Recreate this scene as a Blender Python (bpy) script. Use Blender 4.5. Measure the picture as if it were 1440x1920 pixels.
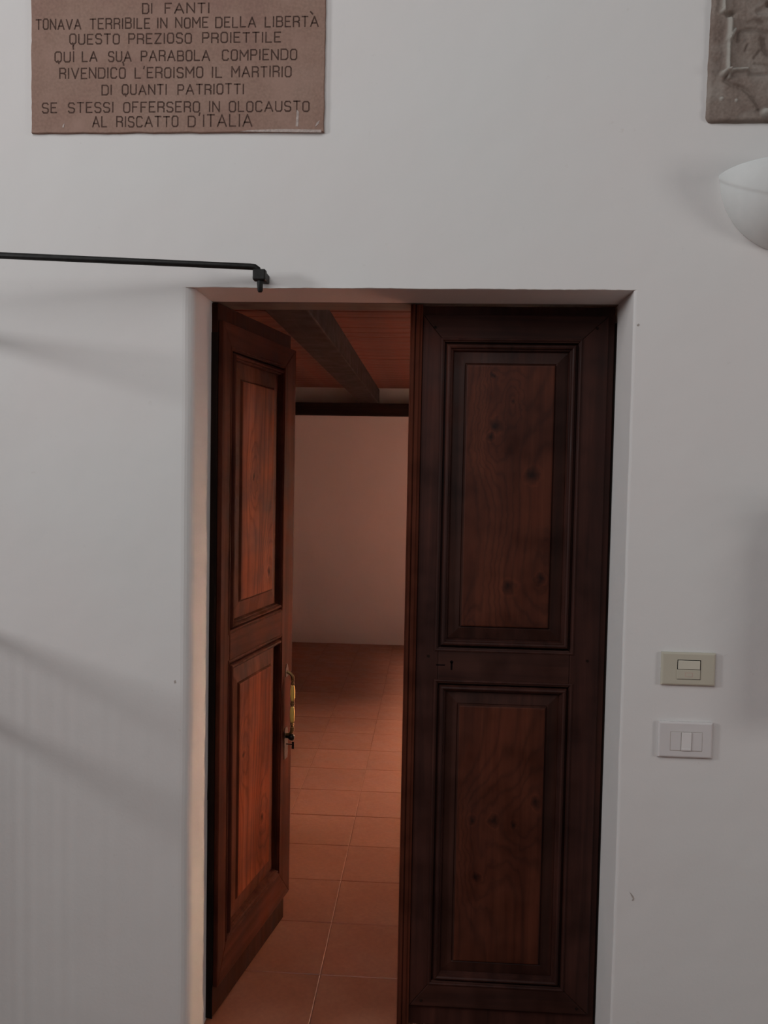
import bpy, bmesh, math, random
from math import sin, cos, pi, radians, hypot, exp, sqrt
from mathutils import Vector, Matrix, noise
random.seed(7)
for o in list(bpy.data.objects): bpy.data.objects.remove(o)
sc = bpy.context.scene
col = sc.collection

# ---------------------------------------------------------------- camera
cam_d = bpy.data.cameras.new('camera'); cam = bpy.data.objects.new('camera', cam_d); col.objects.link(cam)
cam_d.sensor_fit = 'VERTICAL'; cam_d.sensor_height = 24.0; cam_d.lens = 1550/1920*24.0
cam_d.clip_start = .05
right = Vector((0.99816359, 0.05760059, 0.01875179)); up = Vector((-0.02143765, 0.04637066, 0.99869424)); fwd = Vector((-0.05665584, 0.99726222, -0.04752033))
m = Matrix((( right.x, up.x, -fwd.x, 0), (right.y, up.y, -fwd.y, 0), (right.z, up.z, -fwd.z, 1.42), (0, 0, 0, 1)))
cam.matrix_world = m
sc.camera = cam

# ---------------------------------------------------------------- light and exposure
sc.view_settings.view_transform = 'Standard'; sc.view_settings.look = 'None'
sc.view_settings.gamma = 1.0; sc.view_settings.use_curve_mapping = False
sc.view_settings.exposure = 0.0
w = bpy.data.worlds.new('world'); sc.world = w; w.use_nodes = True
bg = w.node_tree.nodes['Background']; bg.inputs[0].default_value = (.93, .95, 1.0, 1); bg.inputs[1].default_value = .075
def area(name, loc, target, sx, sy, watts, color, spread=180):
    l = bpy.data.lights.new(name, 'AREA'); l.shape = 'RECTANGLE'; l.size = sx; l.size_y = sy; l.energy = watts; l.color = color; l.spread = radians(spread)
    o = bpy.data.objects.new(name, l); col.objects.link(o); o.location = loc
    o.rotation_euler = (Vector(target)-Vector(loc)).to_track_quat('-Z', 'Y').to_euler(); return o
area('window_light_left', (-4.37, -.05, 2.33), (-.3, 1.95, 1.7), .65, .6, 60, (.97, .98, 1.0))
area('window_light_high', (-1.1, -.75, 3.6), (.1, 1.95, 1.7), 3.0, 1.8, 49, (.98, .985, 1.0))
area('window_light_right', (3.4, .2, 1.75), (.5, 1.95, 1.3), .7, .9, 20, (1.0, .97, .95))
area('added_leaf_beam', (3.35, 5.55, 2.02), (-.45, 2.48, 1.45), .45, .32, 40, (1.0, .64, .42), 50)  # added narrow warm beam from the unseen window side, aimed at the open leaf
area('added_floor_beam', (3.40, 5.35, 2.30), (-.35, 3.95, -.05), .6, .5, 36, (1.0, .78, .64), 44)  # second added beam, narrowed to brighten the middle of the inner floor
area('inner_room_sky', (3.55, 4.8, 3.0), (1.3, 4.2, 0), 1.0, 1.0, 5200, (1.0, .84, .76))

# ---------------------------------------------------------------- helpers
def link(name, mesh, parent=None, mat=None):
    o = bpy.data.objects.new(name, mesh); col.objects.link(o)
    if mat: mesh.materials.clear(); mesh.materials.append(mat)
    if parent: o.parent = parent
    return o
def empty(name, loc=(0,0,0), rz=0):
    o = bpy.data.objects.new(name, None); col.objects.link(o); o.location = loc; o.rotation_euler = (0,0,rz); o.empty_display_size = .05
    return o
def tag(o, label=None, cat=None, group=None, kind=None):
    if label: o['label'] = label
    if cat: o['category'] = cat
    if group: o['group'] = group
    if kind: o['kind'] = kind
    return o
def bm_box(bm, x0, x1, y0, y1, z0, z1):
    v = [bm.verts.new((x, y, z)) for z in (z0, z1) for y in (y0, y1) for x in (x0, x1)]
    for f in ((0,2,3,1), (4,5,7,6), (0,1,5,4), (2,6,7,3), (0,4,6,2), (1,3,7,5)): bm.faces.new([v[i] for i in f])
def fin(bm, name, mat, parent=None, bevel=0, seg=1, smooth=False, normals=True):
    if bevel: bmesh.ops.bevel(bm, geom=bm.edges[:], offset=bevel, segments=seg, profile=.5, affect='EDGES', clamp_overlap=True)
    if normals: bmesh.ops.recalc_face_normals(bm, faces=bm.faces[:])
    me = bpy.data.meshes.new(name); bm.to_mesh(me); bm.free()
    if smooth:
        for p in me.polygons: p.use_smooth = True
    return link(name, me, parent, mat)
def box(name, x0, x1, y0, y1, z0, z1, mat, parent=None, bevel=0, seg=1):
    bm = bmesh.new(); bm_box(bm, x0, x1, y0, y1, z0, z1); return fin(bm, name, mat, parent, bevel, seg)
def prism(bm, pts, y0, y1):
    """outline in x,z extruded between y0 and y1"""
    a = [bm.verts.new((x, y0, z)) for x, z in pts]; b = [bm.verts.new((x, y1, z)) for x, z in pts]
    n = len(pts); bm.faces.new(a); bm.faces.new(b[::-1])
    for i in range(n): bm.faces.new((a[i], b[i], b[(i+1) % n], a[(i+1) % n]))
def ring_loft(bm, x0, x1, z0, z1, prof, cap=False, s=1):
    """nested rectangles: prof = [(inset, y)]"""
    loops = []
    for i, y in prof:
        loops.append([bm.verts.new((s*x, y, z)) for x, z in ((x0+i, z0+i), (x1-i, z0+i), (x1-i, z1-i), (x0+i, z1-i))])
    for a, b in zip(loops, loops[1:]):
        for k in range(4): bm.faces.new((a[k], a[(k+1) % 4], b[(k+1) % 4], b[k]))
    if cap: bm.faces.new(loops[-1])
    return loops
def tube(bm, pts, rad, n=12, cap=True):
    """pts Vectors, rad float or list"""
    pts = [Vector(p) for p in pts]; R = rad if isinstance(rad, (list, tuple)) else [rad]*len(pts)
    prev = None; ref = None
    for i, p in enumerate(pts):
        t = (pts[min(i+1, len(pts)-1)]-pts[max(i-1, 0)]).normalized()
        if ref is None:
            ref = t.orthogonal().normalized()
        ref = (ref-t*ref.dot(t)).normalized(); b = t.cross(ref)
        ring = [bm.verts.new(p+R[i]*(cos(2*pi*k/n)*ref+sin(2*pi*k/n)*b)) for k in range(n)]
        if prev:
            for k in range(n): bm.faces.new((prev[k], prev[(k+1) % n], ring[(k+1) % n], ring[k]))
        elif cap: bm.faces.new(ring[::-1])
        prev = ring
    if cap: bm.faces.new(prev)

# ---------------------------------------------------------------- materials
class N:
    def __init__(s, name):
        s.m = bpy.data.materials.new(name); s.m.use_nodes = True; s.t = s.m.node_tree; s.b = s.t.nodes['Principled BSDF']
    def n(s, typ, **k):
        x = s.t.nodes.new(typ)
        for a, v in k.items():
            if a.startswith('i_'):
                key = a[2:]; key = int(key) if key.isdigit() else key.replace('_', ' ')
                x.inputs[key].default_value = v
            else: setattr(x, a, v)
        return x
    def l(s, a, b): s.t.links.new(a, b)
    def coords(s, scale=(1,1,1), kind='Object'):
        tc = s.n('ShaderNodeTexCoord'); mp = s.n('ShaderNodeMapping'); mp.inputs['Scale'].default_value = scale
        s.l(tc.outputs[kind], mp.inputs[0]); return mp.outputs[0]
    def noise(s, co, scale, detail=4, rough=.5, dist=0):
        x = s.n('ShaderNodeTexNoise'); x.inputs['Scale'].default_value = scale; x.inputs['Detail'].default_value = detail
        x.inputs['Roughness'].default_value = rough; x.inputs['Distortion'].default_value = dist; s.l(co, x.inputs['Vector']); return x.outputs['Fac']
    def ramp(s, fac, stops):
        r = s.n('ShaderNodeValToRGB'); e = r.color_ramp.elements
        while len(e) < len(stops): e.new(.5)
        for q, (p, c) in zip(e, stops): q.position = p; q.color = (*c, 1) if len(c) == 3 else c
        s.l(fac, r.inputs[0]); return r.outputs[0]
    def mix(s, fac, a, b, mode='MIX'):
        x = s.n('ShaderNodeMix', data_type='RGBA', blend_type=mode)
        for sock, v in ((x.inputs[0], fac), (x.inputs[6], a), (x.inputs[7], b)):
            if hasattr(v, 'links'): s.l(v, sock)
            else: sock.default_value = v if isinstance(v, (int, float)) else (*v, 1)
        return x.outputs[2]
    def bump(s, h, strength=.3, dist=.002, prev=None):
        x = s.n('ShaderNodeBump'); x.inputs['Strength'].default_value = strength; x.inputs['Distance'].default_value = dist
        s.l(h, x.inputs['Height'])
        if prev: s.l(prev, x.inputs['Normal'])
        return x.outputs[0]
    def out(s, color=None, rough=.5, normal=None, metal=0, spec=.5):
        if color is not None:
            if hasattr(color, 'links'): s.l(color, s.b.inputs['Base Color'])
            else: s.b.inputs['Base Color'].default_value = (*color, 1)
        if hasattr(rough, 'links'): s.l(rough, s.b.inputs['Roughness'])
        else: s.b.inputs['Roughness'].default_value = rough
        s.b.inputs['Metallic'].default_value = metal; s.b.inputs['Specular IOR Level'].default_value = spec
        if normal: s.l(normal, s.b.inputs['Normal'])
        return s.m

def plaster(name, a, b):
    k = N(name); co = k.coords()
    c = k.ramp(k.noise(co, 1.7, 3), [(.35, a), (.65, b)])
    spots = k.ramp(k.noise(co, 46, 3, .6), [(.70, (1,1,1)), (.80, (.93,.92,.91))])
    c = k.mix(1.0, c, spots, 'MULTIPLY')
    n1 = k.bump(k.noise(co, 3.5, 3), .35, .02)
    n2 = k.bump(k.noise(co, 130, 4), .25, .0012, n1)
    return k.out(c, .9, n2, spec=.2)
M_wall = plaster('white_plaster', (.655, .63, .612), (.64, .635, .618))
M_wall_in = plaster('inner_plaster', (.66, .60, .565), (.62, .57, .54))

def wood(name, dark, mid, light, grain=1.0, rough=.5, knots=False, axis='z', spec=.5, scale=1.0):
    k = N(name)
    sc_ = {'z': (26*scale, 26*scale, 1.1*scale), 'x': (1.1*scale, 26*scale, 26*scale), 'y': (26*scale, 1.1*scale, 26*scale)}[axis]
    co = k.coords(sc_); raw = k.coords()
    oi = k.n('ShaderNodeObjectInfo')
    rnd = k.n('ShaderNodeVectorMath', operation='ADD'); sclr = k.n('ShaderNodeVectorMath', operation='SCALE'); sclr.inputs[3].default_value = 31
    cv = k.n('ShaderNodeCombineXYZ'); k.l(oi.outputs['Random'], cv.inputs[0]); k.l(oi.outputs['Random'], cv.inputs[1]); k.l(cv.outputs[0], sclr.inputs[0])
    k.l(co, rnd.inputs[0]); k.l(sclr.outputs[0], rnd.inputs[1]); co = rnd.outputs[0]
    g1 = k.noise(co, 1.0, 6, .6, .8)
    c = k.ramp(g1, [(.30, dark), (.5, mid), (.72, light)])
    big = k.noise(raw, 5.5, 3, .6)
    c = k.mix(1.0, c, k.ramp(big, [(.32, (.52, .47, .45)), (.55, (1, 1, 1)), (.75, (1.25, 1.12, 1.05))]), 'MULTIPLY')
    h = g1
    if knots:
        sp = k.n('ShaderNodeSeparateXYZ'); k.l(raw, sp.inputs[0])
        def mth(op, a, b=None, c=None):
            q = k.n('ShaderNodeMath', operation=op)
            for i_, v in enumerate((a, b, c)):
                if v is None: continue
                if hasattr(v, 'links'): k.l(v, q.inputs[i_])
                else: q.inputs[i_].default_value = v
            return q.outputs[0]
        phase = mth('MULTIPLY', sp.outputs[0], 30.0)
        wob = k.noise(k.coords((7, 7, .9)), 1.0, 3, .5); phase = mth('MULTIPLY_ADD', wob, 6.0, phase)
        dark = 1.0
        jit = k.noise(raw, 60, 2)
        jx = mth('MULTIPLY_ADD', k.noise(raw, 34, 3), .030, -.015); jz = mth('MULTIPLY_ADD', k.noise(k.coords((1.3, 1.3, 1.1)), 27, 3), .034, -.017)
        ux = mth('ADD', sp.outputs[0], jx); uz = mth('ADD', sp.outputs[2], jz)
        for kx, kz, kr in knots:
            kr *= 1.7
            dx = mth('SUBTRACT', ux, kx); dz = mth('SUBTRACT', uz, kz)
            d2 = mth('ADD', mth('POWER', mth('ABSOLUTE', dx), 2.0), mth('MULTIPLY', mth('POWER', mth('ABSOLUTE', dz), 2.0), .75))
            halo = mth('EXPONENT', mth('MULTIPLY', mth('ADD', mth('POWER', mth('ABSOLUTE', dx), 2.0), mth('MULTIPLY', mth('POWER', mth('ABSOLUTE', dz), 2.0), .12)), -1/(kr*2.6)**2))
            phase = mth('MULTIPLY_ADD', halo, 3.2, phase)
            core = mth('EXPONENT', mth('MULTIPLY', mth('MULTIPLY', d2, mth('ADD', jit, .6)), -1/(kr*.62)**2))
            dark = mth('MULTIPLY', dark, mth('MULTIPLY_ADD', core, -.78, 1.0))
            ring = mth('EXPONENT', mth('MULTIPLY', mth('POWER', mth('ABSOLUTE', mth('SUBTRACT', mth('SQRT', d2), kr)), 2.0), -1/(kr*.16)**2))
            dark = mth('MULTIPLY', dark, mth('MULTIPLY_ADD', ring, .22, 1.0))
        band = mth('MULTIPLY_ADD', mth('SINE', mth('MULTIPLY', phase, 6.283)), .5, .5)
        band = mth('MULTIPLY_ADD', mth('POWER', band, 3.0), -.26, 1.0)
        tot = mth('MULTIPLY', band, dark); cmb = k.n('ShaderNodeCombineXYZ')
        for i_ in range(3): k.l(tot, cmb.inputs[i_])
        c = k.mix(1.0, c, cmb.outputs[0], 'MULTIPLY')
    n = k.bump(h, .35*grain, .0015)
    r = k.ramp(k.noise(raw, 11, 4), [(.3, (rough-.1,)*3), (.7, (rough+.15,)*3)])
    return k.out(c, r, n, spec=spec)
KN_R = [(-.2959, 1.5418, .012), (-.3088, 1.515, .007), (-.2518, 1.135, .013), (-.1754, 1.1575, .010), (-.2015, 1.422, .014), (-.2546, 1.607, .005), (-.3059, 1.672, .005), (-.169, .5762, .010), (-.2773, .5251, .010), (-.3325, .527, .008), (-.3191, .3718, .008), (-.2222, .5177, .008), (-.3505, 1.0014, .006)]
KN_L = [(.30, 1.12, .010), (.18, 1.40, .007), (.13, .62, .008), (.27, .38, .009)]
M_frame = wood('dark_walnut_frame', (.022, .0064, .0042), (.037, .0112, .0074), (.055, .0175, .0115), knots=False, rough=.58, spec=.2)
M_frame_h = wood('dark_walnut_rail', (.020, .0063, .0042), (.034, .0110, .0072), (.050, .0170, .0110), axis='x', rough=.58, spec=.2)
M_field = wood('reddish_pine_field', (.048, .0110, .0048), (.070, .0170, .0074), (.092, .0245, .0110), knots=KN_R, rough=.55, spec=.22)
M_lframe = wood('reddish_leaf_frame', (.046, .0125, .0072), (.070, .0195, .0108), (.098, .0285, .0155), rough=.66, spec=.04)
M_lframe_h = wood('reddish_leaf_rail', (.046, .0125, .0072), (.070, .0195, .0108), (.098, .0285, .0155), axis='x', rough=.66, spec=.04)
M_lfield = wood('orange_pine_field', (.13, .030, .0125), (.185, .044, .018), (.24, .062, .026), knots=KN_L, rough=.62, spec=.05)
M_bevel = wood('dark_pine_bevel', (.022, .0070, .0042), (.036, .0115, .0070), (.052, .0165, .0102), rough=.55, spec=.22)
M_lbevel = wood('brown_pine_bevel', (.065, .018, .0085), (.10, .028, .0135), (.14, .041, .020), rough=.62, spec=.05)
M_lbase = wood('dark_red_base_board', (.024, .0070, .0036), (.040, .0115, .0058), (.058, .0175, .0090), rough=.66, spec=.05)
M_edge = wood('near_black_wood', (.006, .004, .003), (.012, .006, .004), (.02, .010, .007), rough=.8, spec=.1)
M_beam = wood('blackened_beam', (.014, .010, .008), (.025, .018, .015), (.040, .029, .025), axis='y', rough=.7, spec=.2)
M_beam_x = wood('blackened_wall_beam', (.008, .004, .003), (.014, .007, .005), (.022, .011, .008), axis='x', rough=.8, spec=.15)
M_plank = wood('red_ceiling_plank', (.105, .040, .029), (.145, .056, .040), (.18, .075, .054), axis='x', rough=.6, spec=.25)
M_lintel = wood('greyish_lintel', (.15, .125, .105), (.19, .16, .135), (.22, .19, .16), axis='x', rough=.75, spec=.15)  # grey-brown, darker than the plaster soffit in front of it

def simple(name, c, rough=.5, metal=0, nscale=60, var=.12, spec=.5, bump=.1):
    k = N(name); co = k.coords(); f = k.noise(co, nscale, 3)
    cc = k.ramp(f, [(.3, tuple(x*(1-var) for x in c)), (.7, tuple(x*(1+var) for x in c))])
    return k.out(cc, rough, k.bump(f, bump, .001), metal, spec)
M_iron = simple('black_wrought_iron', (.014, .013, .012), .55, .6, 90, .3, bump=.4)
M_brass = simple('aged_brass', (.30, .20, .09), .32, 1.0, 120, .3)
M_darkmetal = simple('dark_steel', (.03, .027, .025), .35, .9)
M_ceramic = simple('yellow_glazed_ceramic', (1.0, .68, .17), .15, 0, 30, .08, 1.0, 0)
M_cream = simple('cream_plastic', (.47, .44, .355), .4, 0, 20, .02, bump=0)
M_cream2 = simple('pale_cream_plastic', (.56, .53, .44), .4, 0, 20, .02, bump=0)
M_white = simple('white_plastic', (.60, .575, .565), .4, 0, 20, .02, bump=0)
M_white2 = simple('bright_white_plastic', (.68, .655, .64), .35, 0, 20, .02, bump=0)
M_black = simple('black_gap', (.006, .004, .004), .9, spec=0)
M_dull = simple('tarnished_brass', (.075, .045, .028), .6, .3, 120, .3)
M_sconce = simple('white_gypsum', (.64, .655, .64), .75, 0, 40, .02, .3, .15)
M_pink = simple('faded_red_mark', (.50, .34, .30), .5)

def terracotta(name, a, b, c_, rough=.42):
    k = N(name); co = k.coords(); oi = k.n('ShaderNodeObjectInfo')
    base = k.ramp(k.noise(co, 5, 5, .6), [(.3, a), (.5, b), (.72, c_)])
    tone = k.ramp(oi.outputs['Random'], [(0, (.93, .92, .91)), (1, (1.06, 1.05, 1.04))])
    base = k.mix(1.0, base, tone, 'MULTIPLY')
    base = k.mix(1.0, base, k.ramp(k.noise(co, 70, 3), [(.3, (.9, .9, .9)), (.7, (1.06, 1.06, 1.06))]), 'MULTIPLY')
    r = k.ramp(k.noise(co, 8, 3), [(.3, (rough-.08,)*3), (.7, (rough+.12,)*3)])
    return k.out(base, r, k.bump(k.noise(co, 24, 4), .2, .003), spec=.5)
M_tile = terracotta('terracotta_tile', (.19, .068, .037), (.24, .091, .052), (.29, .120, .072))
M_mortar = terracotta('tile_mortar', (.20, .078, .046), (.23, .094, .058), (.27, .11, .07), .8)

def stone(name, a, b, c_, dirt, scale=6, wear_and_grooves=False):
    k = N(name); co = k.coords()
    base = k.ramp(k.noise(co, scale, 5, .6), [(.28, a), (.5, b), (.75, c_)])
    base = k.mix(1.0, base, k.ramp(k.noise(co, 160, 3), [(.3, (.88,.88,.88)), (.7, (1.08,1.08,1.08))]), 'MULTIPLY')
    base = k.mix(k.ramp(k.noise(co, 14, 4), [(.5, (0,0,0)), (.75, (1,1,1))]), base, dirt)
    if wear_and_grooves:
        va = k.n('ShaderNodeVertexColor', layer_name='wear_and_grooves'); sp = k.n('ShaderNodeSeparateColor'); k.l(va.outputs[0], sp.inputs[0])
        base = k.mix(k.ramp(sp.outputs[1], [(0, (0, 0, 0)), (1, (.45, .45, .45))]), base, (.10, .072, .058)); base = k.mix(k.ramp(sp.outputs[0], [(0, (0, 0, 0)), (.6, (1, 1, 1))]), base, (.34, .315, .28))  # grooves tinted darker, then pale lime wear on the ridges
    return k.out(base, .75, k.bump(k.noise(co, 110, 5), .3, .0015), spec=.25)
M_plaque = stone('pink_limestone', (.235, .135, .108), (.262, .163, .125), (.285, .188, .148), (.30, .19, .15), 5)
M_relief = stone('grey_sandstone', (.165, .120, .098), (.20, .155, .130), (.235, .195, .165), (.27, .235, .205), 10, True)
M_letter = simple('engraved_letter_fill', (.075, .045, .036), .9, 0, 200, .35, .1)
M_chalk = simple('lime_residue', (.40, .33, .30), .9, 0, 200, .2, .1)

# ---------------------------------------------------------------- the setting
W, DP = 1.95, 2.115          # front of the plaster wall, plane of the door
XL, XR, ZT, ZF = -.572, .456, 1.85, -.05
def build_wall():
    bm = bmesh.new(); x0, x1, z1 = -3.2, 3.2, 3.4
    rnd = random.Random(3); n = 90
    xs = [XL+(XR-XL)*i/n for i in range(n+1)]
    jag = [0 if i in (0, n) else rnd.uniform(-.0005, .0004)+.0022*noise.noise((i*.09, 0, 0)) for i in range(n+1)]
    V = lambda x, y, z: bm.verts.new((x, y, z))
    zj = 40; zs = [ZF+(ZT-ZF)*i/zj for i in range(zj+1)]
    # rounded left arris: rings of (x, y) offsets
    rl = .026; prof_l = [(XL-rl+rl*sin(a), W+rl-rl*cos(a)) for a in [pi/2*k/6 for k in range(7)]]+[(XL, DP)]
    rr = .006; prof_r = [(XR+rr-rr*sin(a), W+rr-rr*cos(a)) for a in [pi/2*k/3 for k in range(4)]]+[(XR, DP)]
    wob = lambda z, s: .0022*noise.noise((s, z*3.1, 0))+.001*noise.noise((s, z*14, 4))
    for prof, s, tag_ in ((prof_l, 1, 5.0), (prof_r, -1, 9.0)):
        cols = []
        for j, (x, y) in enumerate(prof):
            cols.append([V(x+(wob(z, tag_) if j < len(prof)-1 else 0), y, z) for z in zs])
        outer = x0 if s == 1 else x1
        oc = [V(outer, W, z) for z in zs]
        cols.insert(0, oc)
        for a, b in zip(cols, cols[1:]):
            for k in range(zj): bm.faces.new((a[k], b[k], b[k+1], a[k+1]))
        # block above the rounded arris up to the top
        if s == 1: lt = cols
        else: rt = cols
    # top strip
    top_edge = [V(x, W, ZT+.0+j) for x, j in zip(xs, jag)]; e2 = [V(x, W+.003, ZT-.001+j*.4) for x, j in zip(xs, jag)]; e3 = [V(x, DP, ZT) for x in xs]
    topv = [V(x, W, z1) for x in xs]
    for i in range(n):
        bm.faces.new((top_edge[i], top_edge[i+1], topv[i+1], topv[i]))
        bm.faces.new((e2[i], e2[i+1], top_edge[i+1], top_edge[i])); bm.faces.new((e3[i], e3[i+1], e2[i+1], e2[i]))
    a = V(x0, W, ZT); b = V(x0, W, z1); c = V(XL, W, z1); d = V(XL, W, ZT); bm.faces.new((a, d, c, b))
    a = V(x1, W, ZT); b = V(x1, W, z1); c = V(XR, W, z1); d = V(XR, W, ZT); bm.faces.new((d, a, b, c))
    # little caps that close the rounded corners at the soffit level
    for prof in (prof_l, prof_r):
        base = [V(x, y, ZT) for x, y in prof[:-1]]+[V(prof[-2][0], W, ZT)]
        bm.faces.new(base)
    # rear part of the wall, behind the rebate, with a slightly wider opening
    bm_box(bm, x0, XL-.02, DP+.0, 2.27, ZF, z1); bm_box(bm, XR+.02, x1, DP+.0, 2.27, ZF, z1); bm_box(bm, XL-.02, XR+.02, DP+.1, 2.27, ZT+.02, z1)
    bm_box(bm, XL-.02, XR+.02, DP+.001, DP+.1, ZT+.035, z1)
    bm_box(bm, x0, XL-.05, W+.04, DP, ZF, ZT); bm_box(bm, XR+.03, x1, W+.04, DP, ZF, ZT); bm_box(bm, x0, x1, W+.04, DP, ZT+.02, z1)
    bm_box(bm, XL-.02, XL, DP-.002, DP+.012, ZF, ZT); bm_box(bm, XR, XR+.022, DP+.038, DP+.1, ZF, ZT); bm_box(bm, XR+.0015, XR+.022, DP-.001, DP+.04, ZF, ZT)
    bmesh.ops.remove_doubles(bm, verts=bm.verts[:], dist=1e-5)
    return fin(bm, 'wall_front', M_wall, normals=False)
wall = tag(build_wall(), kind='structure')
for p in wall.data.polygons: p.use_smooth = False
# small marks and chips in the plaster
def chip(pts, th=.0007, mat=None, y=W):
    bm = bmesh.new(); prism(bm, pts, y-th, y+.001); return fin(bm, 'plaster_chip', mat or M_chip, wall)
M_chip = simple('dirty_chipped_plaster', (.36, .32, .29), .9)
chip([(.4905, .436), (.4935, .4335), (.499, .427), (.502, .421), (.500, .416), (.496, .4155), (.4985, .421), (.494, .4285)])
chip([(.4635, 1.770), (.467, 1.7735), (.470, 1.771), (.466, 1.767)])
chip([(-.583-.03, .905), (-.580-.03, .909), (-.578-.03, .903), (-.581-.03, .900)])
bm = bmesh.new()
for z0, z1, wd in ((.55, .60, .006), (.50, .545, .004), (.485, .50, .003)):
    v = [bm.verts.new(p) for p in ((XL+.0006, 2.113-wd, z0), (XL+.0006, 2.113, z0+.004), (XL+.0006, 2.113, z1), (XL+.0006, 2.113-wd*.5, z1-.006))]
    bm.faces.new(v)
fin(bm, 'plaster_chip', M_edge, wall)
# lintel board over the doors
lint = box('trim_1', XL-.019, XR+.019, DP+.001, DP+.098, ZT-.0005, ZT+.034, M_lintel, None, .0015); tag(lint, 'greyish lintel board above the double door', kind='structure')

# floor: slab with individually laid terracotta tiles
fl = box('floor', -3.2, 3.2, -2.5, 7.4, -.30, -.0525, M_mortar); tag(fl, kind='structure')
IX0, IX1, IY0, IY1, IZ = -2.1, 2.3, 2.27, 7.0, 2.12
tw, td = .28, .28
def tile_mesh(w_, d_):
    bm = bmesh.new(); bm_box(bm, -w_/2, w_/2, -d_/2, d_/2, -.012, 0)
    bmesh.ops.bevel(bm, geom=[e for e in bm.edges if all(v.co.z > -.001 for v in e.verts)], offset=.0012, segments=1, affect='EDGES')
    bmesh.ops.recalc_face_normals(bm, faces=bm.faces[:]); me = bpy.data.meshes.new('tile'); bm.to_mesh(me); bm.free(); me.materials.append(M_tile); return me
tm = tile_mesh(tw-.0022, td-.0022)
row = 0; y = 2.338-td*.5
while y < IY1+td:
    off = -.294-tw/2
    x = off-6*tw
    while x < IX1+tw:
        if IX0+.02 < x < IX1 and not (y < IY0+.06 and not (XL-.1 < x < XR+.1)):
            o = link('tile', tm, fl); o.location = (x, y, ZF+random.uniform(-.0006, .0004))
            o.rotation_euler = (random.uniform(-.0015, .0015), random.uniform(-.0012, .0012), pi*random.randint(0, 1))
        x += tw
    y += td; row += 1

# the inner room
bm = bmesh.new(); bm_box(bm, IX0-.3, IX1+.3, IY1, IY1+.3, ZF-.2, 2.6); tag(fin(bm, 'wall_back', M_wall_in), kind='structure')
bm = bmesh.new(); bm_box(bm, IX0-.3, IX0, IY0, IY1, ZF-.2, 2.6); tag(fin(bm, 'wall_left', M_wall_in), kind='structure')
bm = bmesh.new(); wy0, wy1, wz0, wz1 = 4.62, 5.40,   .45, 1.84; wx = IX1+.3
bm_box(bm, IX1, wx, IY0, wy0, ZF-.2, 2.6); bm_box(bm, IX1, wx, wy1, IY1, ZF-.2, 2.6); bm_box(bm, IX1, wx, wy0, wy1, ZF-.2, wz0); bm_box(bm, IX1, wx, wy0, wy1, wz1, 2.6)
tag(fin(bm, 'wall_right', M_wall_in), kind='structure')
ceil = box('ceiling', IX0-.3, IX1+.3, IY0, IY1+.3, IZ+.022, IZ+.3, M_beam_x); tag(ceil, kind='structure')
pw = .136
bm = bmesh.new(); bm_box(bm, IX0, IX1, -pw/2+.0015, pw/2-.0015, 0, .024)
bmesh.ops.bevel(bm, geom=[e for e in bm.edges if all(v.co.z < .001 for v in e.verts)], offset=.003, segments=1, affect='EDGES')
bmesh.ops.recalc_face_normals(bm, faces=bm.faces[:]); pm = bpy.data.meshes.new('plank'); bm.to_mesh(pm); bm.free(); pm.materials.append(M_plank)
for i in range(int((IY1-IY0)/pw)+1):
    yy = IY0+pw*(i+.5)
    if yy+pw/2 > IY1+.02: break
    o = link('plank', pm, ceil); o.location = (0, yy, IZ+random.uniform(-.001, .001))
b1 = box('ceiling_beam', -.615, -.455, IY0, IY1-.0, 1.995, IZ, M_beam, None, .006, 2); tag(b1, 'dark squared beam running into the inner room under red ceiling boards', 'beam')
wb = box('wall_beam', IX0, IX1, IY1-.13, IY1-.002, 1.893, 1.993, M_beam_x, None, .006, 2); tag(wb, 'black horizontal timber along the far wall below the ceiling boards', 'beam')

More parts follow.
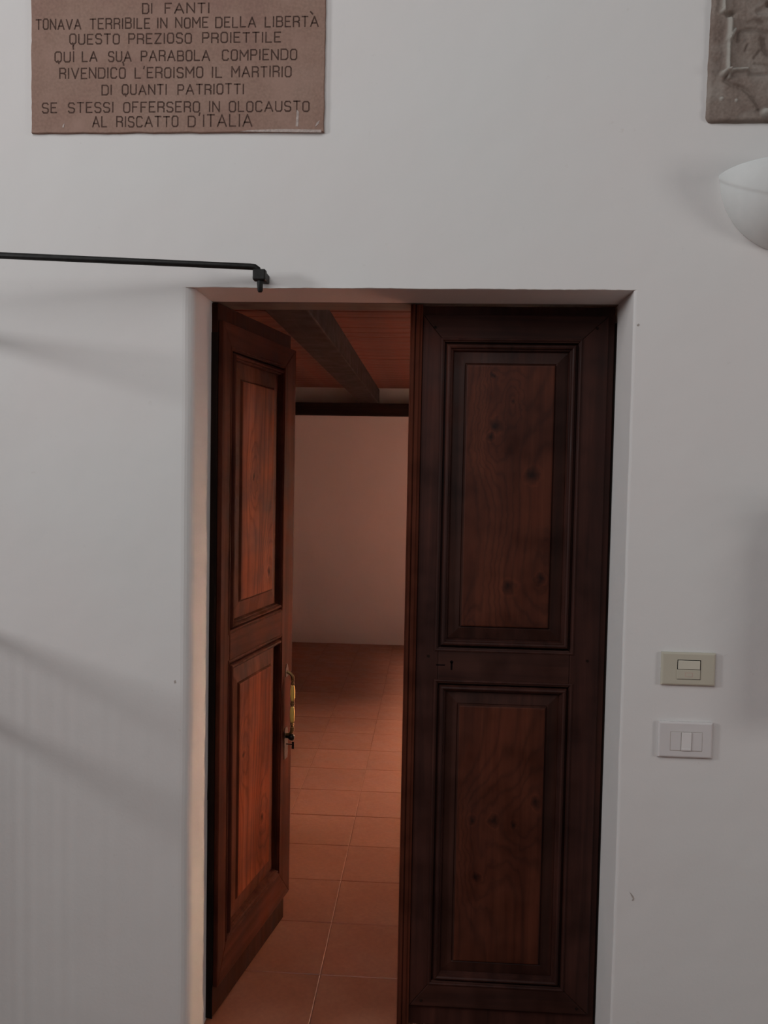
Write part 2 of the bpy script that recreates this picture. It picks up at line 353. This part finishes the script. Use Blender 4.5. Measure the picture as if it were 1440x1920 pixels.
# ---------------------------------------------------------------- the door leaves
def build_leaf(name, s, P, mats, label):
    root = empty(name); tag(root, label, 'door')
    fr, frh, fd, frp = mats
    def poly(nm, pts, y0, y1, mat, bev=.0022):
        bm = bmesh.new(); prism(bm, [(s*x, z) for x, z in pts], y0, y1); return fin(bm, nm, mat, root, bev, 2)
    bu0, bu1, bz0, bz1 = P['base']; u0, u1, z0, z1 = P['over']; p0, p1 = P['pu']; (a0, a1), (b0, b1_) = P['pz']   # a upper, b lower
    e = .014
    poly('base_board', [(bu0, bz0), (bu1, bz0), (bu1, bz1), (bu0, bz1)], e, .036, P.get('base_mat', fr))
    box('edge_strip', *(sorted((s*(bu0-.0006), s*(bu0-.003)))), e-.002, .036, bz0+.001, bz1-P.get('edge_drop', .04), M_edge, root)  # dark hinge edge; shade of the gap beside the jamb put into its colour
    g = .0004
    poly('hinge_stile', [(u0, z0), (p0-g, b0-g), (p0-g, a1+g), (u0, z1)], 0, e, fr)
    poly('meeting_stile', [(u1, z0), (p1+g, b0-g), (p1+g, a1+g), (u1, z1)], 0, e, fr)
    poly('top_rail', [(u0+g, z1), (p0, a1), (p1, a1), (u1-g, z1)], 0.0004, e, frh)
    poly('bottom_rail', [(u0+g, z0), (p0, b0), (p1, b0), (u1-g, z0)], 0.0004, e, frh)
    poly('middle_rail', [(p0-g, b1_), (p1+g, b1_), (p1+g, a0), (p0-g, a0)], -.0006, e, frh)
    for lo, hi in ((a0, a1), (b0, b1_)):
        bm = bmesh.new()
        ring_loft(bm, p0, p1, lo, hi, [(.0045, .0139), (.0048, .001), (.0075, -.0045), (.0115, -.0060), (.0150, -.0035), (.0165, .0025), (.0195, .0030), (.0225, .0125)], s=s)
        fin(bm, 'panel_moulding', fr, root)
        bm = bmesh.new()
        k = P.get('bev', .055)
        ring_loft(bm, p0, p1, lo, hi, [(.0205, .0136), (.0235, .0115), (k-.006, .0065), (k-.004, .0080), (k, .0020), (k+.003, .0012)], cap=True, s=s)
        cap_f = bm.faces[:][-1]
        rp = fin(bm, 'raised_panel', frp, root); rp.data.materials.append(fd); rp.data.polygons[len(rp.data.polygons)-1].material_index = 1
        for q_ in range(2, 6): rp.data.polygons[len(rp.data.polygons)-q_].material_index = 1
        # narrow bead that runs round the opening on the frame itself
        bm = bmesh.new(); ring_loft(bm, p0-.011, p1+.011, lo-.011, hi+.011, [(0, .0015), (.0015, -.0022), (.0045, -.0030), (.007, -.0016), (.008, .001)], s=s); fin(bm, 'frame_bead', fr, root)
    return root
# right leaf, closed
PR = dict(base=(.003, .515, -.038, 1.846), over=(.021, .486, .020, 1.822), pu=(.095, .429), pz=((.974, 1.753), (.090, .880)), bev=.057)
leafR = build_leaf('door_leaf', -1, PR, (M_frame, M_frame_h, M_field, M_bevel), 'closed dark brown panelled right leaf of the old double door')
leafR.location = (XR, DP, 0)
bm = bmesh.new()
for x0, x1, y0 in ((-.518, -.4865, -.004), (-.5125, -.506, -.0085), (-.5035, -.4935, -.0065)):
    bm_box(bm, x0, x1, y0, .03, -.038, 1.846)
fin(bm, 'astragal', M_lframe, leafR, .0018, 2)
M_hole = M_black
# keyhole and the slot beside it, as dark inlaid recesses
bm = bmesh.new(); tube(bm, [(-.3945, -.0010, .9365), (-.3945, .004, .9365)], .0042, 12); bm_box(bm, -.3968, -.3922, -.0010, .004, .916, .9365); fin(bm, 'keyhole', M_hole, leafR)
bm = bmesh.new(); bm_box(bm, -.434, -.4115, -.0009, .002, .9262, .9295); fin(bm, 'lock_slot', M_hole, leafR)
for zz in (1.79, .95, .035):    # wooden pegs in the joints
    for xx in (-.05, -.455):
        bm = bmesh.new(); tube(bm, [(xx, -.0012, zz), (xx, .004, zz)], .0035, 10); fin(bm, 'peg', M_edge, leafR)

# left leaf, swung inwards
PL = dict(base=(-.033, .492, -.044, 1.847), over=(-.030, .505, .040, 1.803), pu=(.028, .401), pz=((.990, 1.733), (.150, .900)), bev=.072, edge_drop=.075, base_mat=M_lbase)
th = radians(79)
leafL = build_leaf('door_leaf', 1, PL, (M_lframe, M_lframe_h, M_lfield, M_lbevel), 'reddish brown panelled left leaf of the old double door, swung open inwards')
nx, ny = sin(th), -cos(th)
leafL.location = (-.568+.033*nx, 2.148+.033*ny, 0); leafL.rotation_euler = (0, 0, th)
bm = bmesh.new(); bm_box(bm, .5055, .514, .004, .036, .040, 1.803); fin(bm, 'rebate_edge', M_lframe, leafL, .0015, 2)

# pull handle on the left leaf: plates, two glazed barrels between brass rings
hu, hy = .454, -.022
hd = empty('pull_handle'); hd.parent = leafL
hd['label'] = 'brass pull handle with two yellow glazed grips'
def lathe_z(name, prof, x, y, mat, parent, n=14):
    bm = bmesh.new(); tube(bm, [(x, y, z) for z, r in prof], [r for z, r in prof], n); return fin(bm, name, mat, parent, smooth=True)
def barrel(z0, z1, r0, r1):
    return [(z0+(z1-z0)*k/10, r0+(r1-r0)*sin(pi*k/10)**.6) for k in range(11)]
lathe_z('ceramic_grip', barrel(.688, .738, .0048, .0080), hu, hy, M_ceramic, hd)
lathe_z('ceramic_grip', barrel(.618, .670, .0048, .0082), hu, hy, M_ceramic, hd)
bm = bmesh.new()
for zc, r in ((.679, .0085), (.6735, .0065), (.6845, .0065), (.743, .0065), (.748, .0045), (.754, .0062), (.613, .0065), (.607, .0048), (.601, .007)):
    tube(bm, [(hu, hy, zc-.003), (hu, hy, zc-.0015), (hu, hy, zc+.0015), (hu, hy, zc+.003)], [r*.75, r, r, r*.75], 12)
tube(bm, [(hu, hy, .59), (hu, hy, .76)], .003, 8)
fin(bm, 'brass_ring', M_brass, hd, smooth=True)
def arc(z0, zend, dz):
    pts = []
    for k in range(9):
        a = pi/2*k/8; pts.append((hu, hy+(0-hy)*(1-cos(a)), z0+dz*sin(a)))
    return pts
bm = bmesh.new(); tube(bm, [(hu, hy, .756)]+arc(.760, 0, .020), [.005, .0055, .006, .0055, .005, .0048, .005, .0055, .006, .0065], 10)
fin(bm, 'handle_arm', M_brass, hd, smooth=True)
bm = bmesh.new(); tube(bm, [(hu, hy, .60)]+arc(.596, 0, -.020), [.005, .006, .0065, .006, .0052, .0048, .005, .0055, .006, .0065], 10)
fin(bm, 'handle_arm', M_brass, hd, smooth=True)
bm = bmesh.new(); prism(bm, [(hu-.010, .765), (hu+.010, .765), (hu+.013, .785), (hu+.004, .806), (hu-.004, .806), (hu-.013, .785)], -.0025, .001); fin(bm, 'escutcheon', M_dull, leafL, .0006)
bm = bmesh.new(); prism(bm, [(hu-.013, .50), (hu+.013, .50), (hu+.015, .515), (hu+.015, .590), (hu+.008, .602), (hu-.008, .602), (hu-.015, .590), (hu-.015, .515)], -.0025, .001); fin(bm, 'lock_plate', M_dull, leafL, .0006)
bm = bmesh.new(); tube(bm, [(hu-.004, 0, .572), (hu-.004, -.012, .572), (hu-.004, -.016, .572), (hu-.004, -.026, .572), (hu-.004, -.031, .572)], [.005, .005, .010, .011, .006], 14); fin(bm, 'knob', M_darkmetal, leafL, smooth=True)
bm = bmesh.new(); bm_box(bm, hu-.001, hu+.0015, -.026, -.002, .545, .549); bm_box(bm, hu-.001, hu+.0015, -.029, -.021, .533, .556); fin(bm, 'key', M_darkmetal, leafL, .0005)

# ---------------------------------------------------------------- inscribed plaque
PX0, PX1, PZ0, PZ1 = -.9625, -.2665, 2.2065, 2.80
def wavy_slab(name, x0, x1, z0, z1, y0, y1, amp, mat, seed, parent=None, n=50):
    bm = bmesh.new(); pts = []
    def edge(a, b):
        for i in range(n):
            t = i/n; x = a[0]+(b[0]-a[0])*t; z = a[1]+(b[1]-a[1])*t
            d = amp*noise.noise((x*25+seed, z*25, seed)) + amp*.6*noise.noise((x*90, z*90+seed, 1))
            pts.append((x+(d if a[0] == b[0] else 0), z+(d if a[1] == b[1] else 0)))
    edge((x0, z0), (x1, z0)); edge((x1, z0), (x1, z1)); edge((x1, z1), (x0, z1)); edge((x0, z1), (x0, z0))
    a = [bm.verts.new((x, y0, z)) for x, z in pts]; cx, cz = (x0+x1)/2, (z0+z1)/2
    b = [bm.verts.new((x+(cx-x)*.004, y0-.0015, z+(cz-z)*.004)) for x, z in pts]; c = [bm.verts.new((x, y1, z)) for x, z in pts]
    k = len(pts)
    for i in range(k):
        j = (i+1) % k; bm.faces.new((a[i], a[j], b[j], b[i])); bm.faces.new((c[i], c[j], a[j], a[i]))
    bm.faces.new(b); bm.faces.new(c[::-1])
    return fin(bm, name, mat, parent)
plq = empty('inscribed_plaque', (PX0, W, PZ0)); tag(plq, 'pinkish stone plaque with engraved capital lettering set in white wall', 'plaque')
sl = wavy_slab('slab', 0, PX1-PX0, 0, PZ1-PZ0, -.006, .012, .0014, M_plaque, 2.2, plq)
PYF = -.0078    # front plane of the slab
# stroke alphabet on a 0..1 box (width given separately)
G = {
 'A': (.78, [[(0, 0), (.5, 1), (1, 0)], [(.17, .34), (.83, .34)]]),
 'B': (.62, [[(0, 0), (0, 1), (.75, 1), (.95, .88), (.95, .64), (.75, .54), (0, .54)], [(.75, .54), (1, .42), (1, .12), (.78, 0), (0, 0)]]),
 'C': (.60, [[(1, .84), (.8, 1), (.2, 1), (0, .84), (0, .16), (.2, 0), (.8, 0), (1, .16)]]),
 'D': (.66, [[(0, 0), (0, 1), (.75, 1), (1, .82), (1, .18), (.75, 0), (0, 0)]]),
 'E': (.56, [[(1, 1), (0, 1), (0, 0), (1, 0)], [(0, .52), (.8, .52)]]),
 'F': (.54, [[(1, 1), (0, 1), (0, 0)], [(0, .52), (.75, .52)]]),
 'I': (.06, [[(.5, 0), (.5, 1)]]),
 'L': (.54, [[(0, 1), (0, 0), (1, 0)]]),
 'M': (.78, [[(0, 0), (0, 1), (.5, .38), (1, 1), (1, 0)]]),
 'N': (.66, [[(0, 0), (0, 1), (1, 0), (1, 1)]]),
 'O': (.60, [[(.22, 0), (0, .16), (0, .84), (.22, 1), (.78, 1), (1, .84), (1, .16), (.78, 0), (.22, 0)]]),
 'P': (.58, [[(0, 0), (0, 1), (.78, 1), (1, .86), (1, .60), (.78, .46), (0, .46)]]),
 'Q': (.62, [[(.22, 0), (0, .16), (0, .84), (.22, 1), (.78, 1), (1, .84), (1, .16), (.78, 0), (.22, 0)], [(.45, .12), (.62, -.18)]]),
 'R': (.60, [[(0, 0), (0, 1), (.78, 1), (1, .86), (1, .62), (.78, .50), (0, .50)], [(.6, .50), (1, .36), (1, 0)]]),
 'S': (.58, [[(1, .84), (.8, 1), (.2, 1), (0, .84), (0, .64), (.2, .53), (.8, .47), (1, .36), (1, .16), (.8, 0), (.2, 0), (0, .16)]]),
 'T': (.62, [[(0, 1), (1, 1)], [(.5, 1), (.5, 0)]]),
 'U': (.60, [[(0, 1), (0, .16), (.22, 0), (.78, 0), (1, .16), (1, 1)]]),
 'V': (.74, [[(0, 1), (.5, 0), (1, 1)]]),
 'Z': (.62, [[(0, 1), (1, 1), (0, 0), (1, 0)]]),
 "'": (.10, [[(.8, 1.16), (.2, .92)]]),
}
rl_ = random.Random(11)
def stroke(bm, pts, wd, y):
    for k in range(len(pts)-1):
        a = Vector(pts[k]); b = Vector(pts[k+1]); d = (b-a)
        if d.length < 1e-6: continue
        d.normalize(); nrm = Vector((-d.y, d.x))*wd/2; a2 = a-d*wd*.32; b2 = b+d*wd*.32
        v = [bm.verts.new((p.x, y-.00002*k, p.y)) for p in (a2-nrm, b2-nrm, b2+nrm, a2+nrm)]
        w_ = [bm.verts.new((p.x, y+.001, p.y)) for p in (a2-nrm, b2-nrm, b2+nrm, a2+nrm)]
        bm.faces.new(v)
        for i in range(4): bm.faces.new((v[i], w_[i], w_[(i+1) % 4], v[(i+1) % 4]))
def word(bm, text, x0, x1, z0, z1, accent=None):
    hgt = z1-z0; ws = [G[c][0] for c in text]
    gap = .30; tot = sum(ws)+gap*(len(text)-1); sc_ = (x1-x0)/tot; x = x0
    for c, w0 in zip(text, ws):
        jz = rl_.uniform(-.0005, .0005); js = rl_.uniform(.97, 1.03)
        for st in G[c][1]:
            stroke(bm, [(x+p[0]*w0*sc_, z0+jz+p[1]*hgt*js) for p in st], .0030, PYF)
        x += (w0+gap)*sc_
    if accent: stroke(bm, [(x1-accent*.9, z1+.0135), (x1-accent*.55, z1+.006)], .0035, PYF)
LINES = [
 (2.478, 2.500, [('DI', -.6955, -.6735), ('FANTI', -.642, -.5385)]),
 (2.4445, 2.467, [('TONAVA', -.950, -.843), ('TERRIBILE', -.8205, -.6785), ('IN', -.660, -.638), ('NOME', -.617, -.541), ('DELLA', -.5225, -.429), ('LIBERTA', -.4065, -.2835, 0)]),
 (2.4100, 2.432, [('QUESTO', -.869, -.751), ('PREZIOSO', -.728, -.580), ('PROIETTILE', -.553, -.3705)]),
 (2.3700, 2.3925, [('QUI', -.9045, -.8595, .002), ('LA', -.839, -.804), ('SUA', -.776, -.7225), ('PARABOLA', -.698, -.5365), ('COMPIENDO', -.506, -.3325)]),
 (2.3315, 2.3545, [('RIVENDICO', -.893, -.7365, .006), ("L'EROISMO", -.7125, -.5525), ('IL', -.530, -.5075), ('MARTIRIO', -.4835, -.345)]),
 (2.2935, 2.3155, [('DI', -.7915, -.769), ('QUANTI', -.743, -.638), ('PATRIOTTI', -.6105, -.4555)]),
 (2.2530, 2.2755, [('SE', -.9350, -.901), ('STESSI', -.872, -.765), ('OFFERSERO', -.7395, -.5595), ('IN', -.536, -.5125), ('OLOCAUSTO', -.4885, -.302)]),
 (2.2195, 2.2425, [('AL', -.814, -.781), ('RISCATTO', -.756, -.6105), ("D", -.5855, -.5695), ("'ITALIA", -.5605, -.4355)]),
]
for z0, z1, ws in LINES:
    for wd in ws:
        bm = bmesh.new()
        zz1 = z1+.0035 if 'ITALIA' in wd[0] else z1
        word(bm, wd[0], wd[1]-PX0, wd[2]-PX0, z0-PZ0, zz1-PZ0, wd[3] if len(wd) > 3 and wd[3] else None)
        if wd[0] == 'LIBERTA': stroke(bm, [(wd[2]-PX0-.018, z1-PZ0+.010), (wd[2]-PX0-.013, z1-PZ0+.005)], .0035, PYF)
        fin(bm, 'engraved_word', M_letter, plq, normals=False)
# lime residue along the lower edge and corner
for pts in ([(.50, .001), (.69, -.002), (.69, .004), (.60, .006), (.52, .004)], [(.630, .012), (.636, .012), (.637, .045), (.632, .050)], [(.675, .010), (.684, .018), (.686, .026), (.679, .020)], [(.075, .012), (.079, .012), (.081, .022), (.077, .018)]):
    bm = bmesh.new(); prism(bm, pts, PYF-.0002, PYF+.002); fin(bm, 'lime_streak', M_chalk, plq)

# ---------------------------------------------------------------- carved stone tablet, upper right
CX0, CX1, CZ0, CZ1 = .602, 1.12, 2.222, 2.78
def seg_d(px, pz, pts):
    best = 9
    for (ax, az), (bx, bz) in zip(pts, pts[1:]):
        dx, dz = bx-ax, bz-az; t = max(0, min(1, ((px-ax)*dx+(pz-az)*dz)/(dx*dx+dz*dz+1e-12)))
        best = min(best, hypot(px-ax-t*dx, pz-az-t*dz))
    return best
cxm = (CX0+CX1)/2
grooves = [([(.637, 2.312), (.655, 2.302), (.675, 2.297), (.690, 2.285), (.703, 2.268), (.716, 2.248)], .0045, .010),
           ([(.690, 2.325), (.75, 2.328)], .004, .008), ([(.668, 2.420), (.68, 2.425), (.70, 2.424), (.74, 2.418)], .004, .007),
           ([(.664, 2.418), (.662, 2.40)], .004, .008), ([(.683, 2.390), (.680, 2.378)], .003, .007), ([(.700, 2.362), (.710, 2.376)], .003, .006),
           ([(.683, 2.440), (.695, 2.444), (.715, 2.438)], .0035, .005), ([(.716, 2.40), (.722, 2.38), (.73, 2.372)], .006, .012), ([(.70, 2.35), (.745, 2.345)], .002, .003)]
ridges = [([(.6285, 2.52), (.6290, 2.470)], .0032, .012), ([(.644, 2.448), (.6445, 2.425), (.642, 2.40)], .0055, .012), ([(.6415, 2.40), (.642, 2.36), (.6425, 2.325)], .004, .011), ([(.656, 2.424), (.648, 2.408)], .003, .009),
          ([(.635, 2.3285), (.655, 2.334), (.675, 2.3355), (.685, 2.336)], .0042, .013), ([(.645, 2.330), (.6445, 2.318)], .0025, .009),
          ([(.72, 2.48), (.70, 2.47), (.69, 2.46), (.70, 2.45), (.74, 2.452)], .007, .007)]
blobs = [(.6275, 2.4635, .0055, .014), (.6340, 2.3260, .0068, .014), (.727, 2.240, .009, .016), (.631, 2.272, .004, .006), (.6630, 2.268, .003, .004), (.695, 2.398, .022, .007)]
holes = [(.6455, 2.4560, .0085, .012), (.7255, 2.478, .006, .010)]
def relief(x, z):
    x = x if x < cxm else 2*cxm-x
    h = .016
    # recessed shield field inside the scroll border
    t = 1/(1+exp(-(x-.650)/.002)); t2 = 1/(1+exp(-(z-2.330)/.002)); h -= .004*t*t2
    t3 = 1/(1+exp((x-.633)/.0025)); h -= .004*t3
    for pts, wd, a in ridges: d = seg_d(x, z, pts); h += a*exp(-(d/wd)**2)
    for pts, wd, a in grooves: d = seg_d(x, z, pts); h -= .62*a*exp(-(d/wd)**2)
    for bx, bz, r, a in blobs: h += a*exp(-(hypot(x-bx, z-bz)/r)**4)
    for bx, bz, r, a in holes: h -= a*exp(-(hypot((x-bx)*.8, z-bz)/r)**4)
    h += .0022*noise.noise((x*60, z*60, 3))+.0012*noise.noise((x*180, z*180, 7))
    return h
def stone_edge_x(z):  # left outline
    t = (z-CZ0)/(2.50-CZ0); x = CX0-.002+.004*max(0, min(1.6, t))+.0016*noise.noise((z*30, 1, 1))
    return x
bm = bmesh.new(); nx_, nz_ = 260, 250; grid = []
rc = .016
for j in range(nz_+1):
    rowv = []; v = j/nz_; z = CZ0+(CZ1-CZ0)*v
    xl = stone_edge_x(z); dz0 = min(z-CZ0, CZ1-z)
    if dz0 < rc: xl += rc-sqrt(max(0, rc*rc-(rc-dz0)**2))
    xr = 2*cxm-xl
    for i in range(nx_+1):
        u = i/nx_; uu = u
        x = xl+(xr-xl)*uu
        d = min(x-xl, xr-x, z-CZ0, CZ1-z); ed = max(0, min(1, d/.008)); ed = sqrt(1-(1-ed)**2)
        h = relief(x, z); zz = z+(.0012*noise.noise((x*35, 5, 2)) if j == 0 else 0)
        rowv.append(bm.verts.new((x, W+.004-(.004+h*.9)*ed, zz)))
    grid.append(rowv)
for j in range(nz_):
    for i in range(nx_): bm.faces.new((grid[j][i], grid[j][i+1], grid[j+1][i+1], grid[j+1][i]))
def pale(x, z):
    x = x if x < cxm else 2*cxm-x
    v = 0
    for pts, wd, a in ridges[:6]: v = max(v, exp(-(seg_d(x, z, pts)/(wd*1.15))**4))
    for bx, bz, r, a in blobs[:5]: v = max(v, exp(-(hypot(x-bx, z-bz)/(r*1.1))**4))
    return v*(.75+.5*noise.noise((x*50, z*50, 9)))
vals = [(pale(v.co.x, v.co.z), max([0]+[exp(-(seg_d(v.co.x, v.co.z, p)/(w_*1.2))**2) for p, w_, a in grooves])) if v.co.x < CX0+.2 else (0, 0) for v in bm.verts]
tb = fin(bm, 'carved_tablet', M_relief, smooth=True)
at = tb.data.color_attributes.new('wear_and_grooves', 'FLOAT_COLOR', 'POINT')
for i_, (a_, b_) in enumerate(vals): at.data[i_].color = (a_, b_, 0, 1)
tb; tag(tb, 'worn grey-brown carved stone tablet with scrolls high on right wall', 'carving')

# ---------------------------------------------------------------- wall sconce
SX, SZ, SA, SB, SH = .768, 2.107, .132, .130, .168
sconce = empty('wall_sconce', (SX, W, SZ)); tag(sconce, 'white plaster half-bowl wall lamp below the carved stone tablet', 'lamp')
bm = bmesh.new(); nu, nv = 64, 70; rows = []
for j in range(nv+1):
    t = j/nv; z = -SH*t; r = max(.0, (1-t**2.1))**.62
    rowv = []
    for i in range(nu+1):
        a = pi*i/nu
        ins = 1.0
        crease = -.010-.072*sin(a)            # faint scalloped line round the bowl
        ins = 1-.016*max(0, min(1, (crease-z)/.004+.5))
        rowv.append(bm.verts.new((-SA*cos(a)*r*ins, -SB*sin(a)*r*ins-.0002, z)))
    rows.append(rowv)
for j in range(nv):
    for i in range(nu): bm.faces.new((rows[j][i], rows[j+1][i], rows[j+1][i+1], rows[j][i+1]))
# inner wall of the bowl and rim
inner = [[bm.verts.new((v.co.x*.93, v.co.y*.93, v.co.z*.93)) for v in rw] for rw in rows[:-2]]
for i in range(nu): bm.faces.new((rows[0][i], rows[0][i+1], inner[0][i+1], inner[0][i]))
for j in range(len(inner)-1):
    for i in range(nu): bm.faces.new((inner[j][i], inner[j][i+1], inner[j+1][i+1], inner[j+1][i]))
fin(bm, 'bowl', M_sconce, sconce, smooth=True)
box('mounting_plate', -.05, .05, -.012, -.0005, -.12, -.02, M_white, sconce, .002)
bm = bmesh.new(); tube(bm, [(0, -.03, -.055), (0, -.055, -.055), (0, -.06, -.055), (0, -.085, -.055), (0, -.095, -.055)], [.012, .012, .022, .024, .010], 14); fin(bm, 'bulb', M_white2, sconce, smooth=True)

# ---------------------------------------------------------------- switch plates
def plate(name, x0, x1, z0, z1, mat, label):
    r = empty(name, ((x0+x1)/2, W, (z0+z1)/2)); tag(r, label, 'switch', None)
    w_, h_ = (x1-x0)/2, (z1-z0)/2; bm = bmesh.new()
    ring_loft(bm, -w_, w_, -h_, h_, [(0, -.0003), (0, -.006), (.0012, -.0082), (.004, -.0092)], cap=True)
    fin(bm, 'cover_plate', mat, r); return r
s1 = plate('light_switch', .5445, .6675, .9385, 1.0150, M_cream, 'upper cream wall switch plate with black-outlined rectangular button')
cx, cz = .606, .97675
def ins(parent, nm, x0, x1, z0, z1, mat, y0=-.0112, bev=.0006, cx_=0, cz_=0): return box(nm, x0-cx_, x1-cx_, y0, -.008, z0-cz_, z1-cz_, mat, parent, bev)
ins(s1, 'button_gap', .5800, .6335, .9525, .9985, M_black, -.00945, 0, cx, cz)
ins(s1, 'button', .5815, .6315, .9768, .9970, M_cream2, -.0112, .0005, cx, cz)
ins(s1, 'button', .5795, .6325, .9535, .9757, M_cream, -.0108, .0005, cx, cz)
ins(s1, 'red_mark', .5980, .6150, .9585, .9690, M_pink, -.0110, 0, cx, cz); ins(s1, 'mark_centre', .5992, .6138, .9597, .9678, M_cream, -.0111, 0, cx, cz)
s2 = plate('light_switch', .5430, .6670, .7675, .8515, M_white, 'lower white wall switch plate with three narrow modules')
cx, cz = .605, .8095
ins(s2, 'button_gap', .5695, .6430, .7835, .8290, M_chip, -.00945, 0, cx, cz)
for x0, x1, y0, mt in ((.5708, .5945, -.0100, M_white), (.5955, .6178, -.0122, M_white2), (.6192, .6425, -.0100, M_white)): ins(s2, 'button', x0, x1, .7848, .8278, mt, y0, .0005, cx, cz)
ins(s2, 'button_lip', .5965, .6165, .7870, .7895, M_white2, -.0130, .0004, cx, cz)

# ---------------------------------------------------------------- swing-arm curtain rod
rod = empty('iron_rod', (-.405, W, 1.85)); tag(rod, 'black wrought iron swing rod hinged on bracket above left door corner', 'rod')
def rel(p): return (p[0]+.405, p[1]-W, p[2]-1.85)
bm = bmesh.new()
pts = [(-1.45, 1.712, 1.882), (-.425, 1.899, 1.886), (-.416, 1.9005, 1.8855), (-.409, 1.902, 1.881), (-.406, 1.9025, 1.873), (-.4055, 1.903, 1.862)]
tube(bm, [rel(p) for p in pts], .0072, 12); fin(bm, 'arm', M_iron, rod, smooth=True)
bm = bmesh.new(); tube(bm, [rel(p) for p in [(-.4035, 1.903, 1.868), (-.4035, 1.903, 1.850), (-.403, 1.903, 1.832), (-.403, 1.903, 1.829)]], [.0075, .007, .006, .004], 12); fin(bm, 'pin', M_iron, rod, smooth=True)
bm = bmesh.new(); bm_box(bm, -.014, .0155, -.058, -.036, .005, .030); bm_box(bm, -.003, .014, -.040, .002, .008, .028); fin(bm, 'bracket', M_iron, rod, .003, 2)

# ---------------------------------------------------------------- railing, bar and extinguisher made up beside the frame to throw soft shadows
M_rail = M_iron
rl0 = empty('shadow_railing', (-1.22, W, ZF)); tag(rl0, 'unseen black iron railing added left of the doorway to shade the wall', 'railing')
def rbar(nm, p0, p1, r): bm = bmesh.new(); tube(bm, [p0, p1], r, 10); return fin(bm, nm, M_rail, rl0)
rbar('handrail', (0, -.001, 1.110), (0, -.40, 1.110), .017)
rbar('lower_rail', (0, -.001, .905), (0, -.40, .905), .020)
for k in range(19): rbar('baluster', (0, -.02-.0205*k, 0.0), (0, -.02-.0205*k, 1.10), .0038)
sh = box('shadow_bar', -1.235, -1.205, W-.40, W-.0005, 1.735, 1.762, M_lframe, None, .003); tag(sh, 'unseen wooden bar added left of the iron rod to shade the wall', 'bracket')  # out of view, added to cast the upper shadow band
fe = empty('shadow_extinguisher', (.965, 1.855, .90)); tag(fe, 'unseen red extinguisher added right of the two switch plates to shade the wall', 'extinguisher')  # guessed object out of view, added for the soft shadow and red tint
M_red = simple('red_enamel', (.42, .03, .02), .3)
bm = bmesh.new(); tube(bm, [(0, 0, z) for z in (0, .01, .03, .36, .39, .415, .43)], [.03, .055, .065, .065, .055, .03, .018], 20); fin(bm, 'cylinder', M_red, fe, smooth=True)
bm = bmesh.new(); tube(bm, [(0, 0, .43), (0, 0, .47)], .02, 12); bm_box(bm, -.012, .012, -.10, .03, .47, .482); bm_box(bm, -.012, .012, -.09, .02, .492, .502); fin(bm, 'valve', M_darkmetal, fe)
bm = bmesh.new(); tube(bm, [(-.02, 0, .45), (-.07, 0, .44), (-.09, 0, .38), (-.085, 0, .2), (-.082, 0, .1)], .010, 10); fin(bm, 'hose', M_darkmetal, fe, smooth=True)
box('wall_hook', -.02, .02, .06, .0945, .36, .42, M_darkmetal, fe, .002)
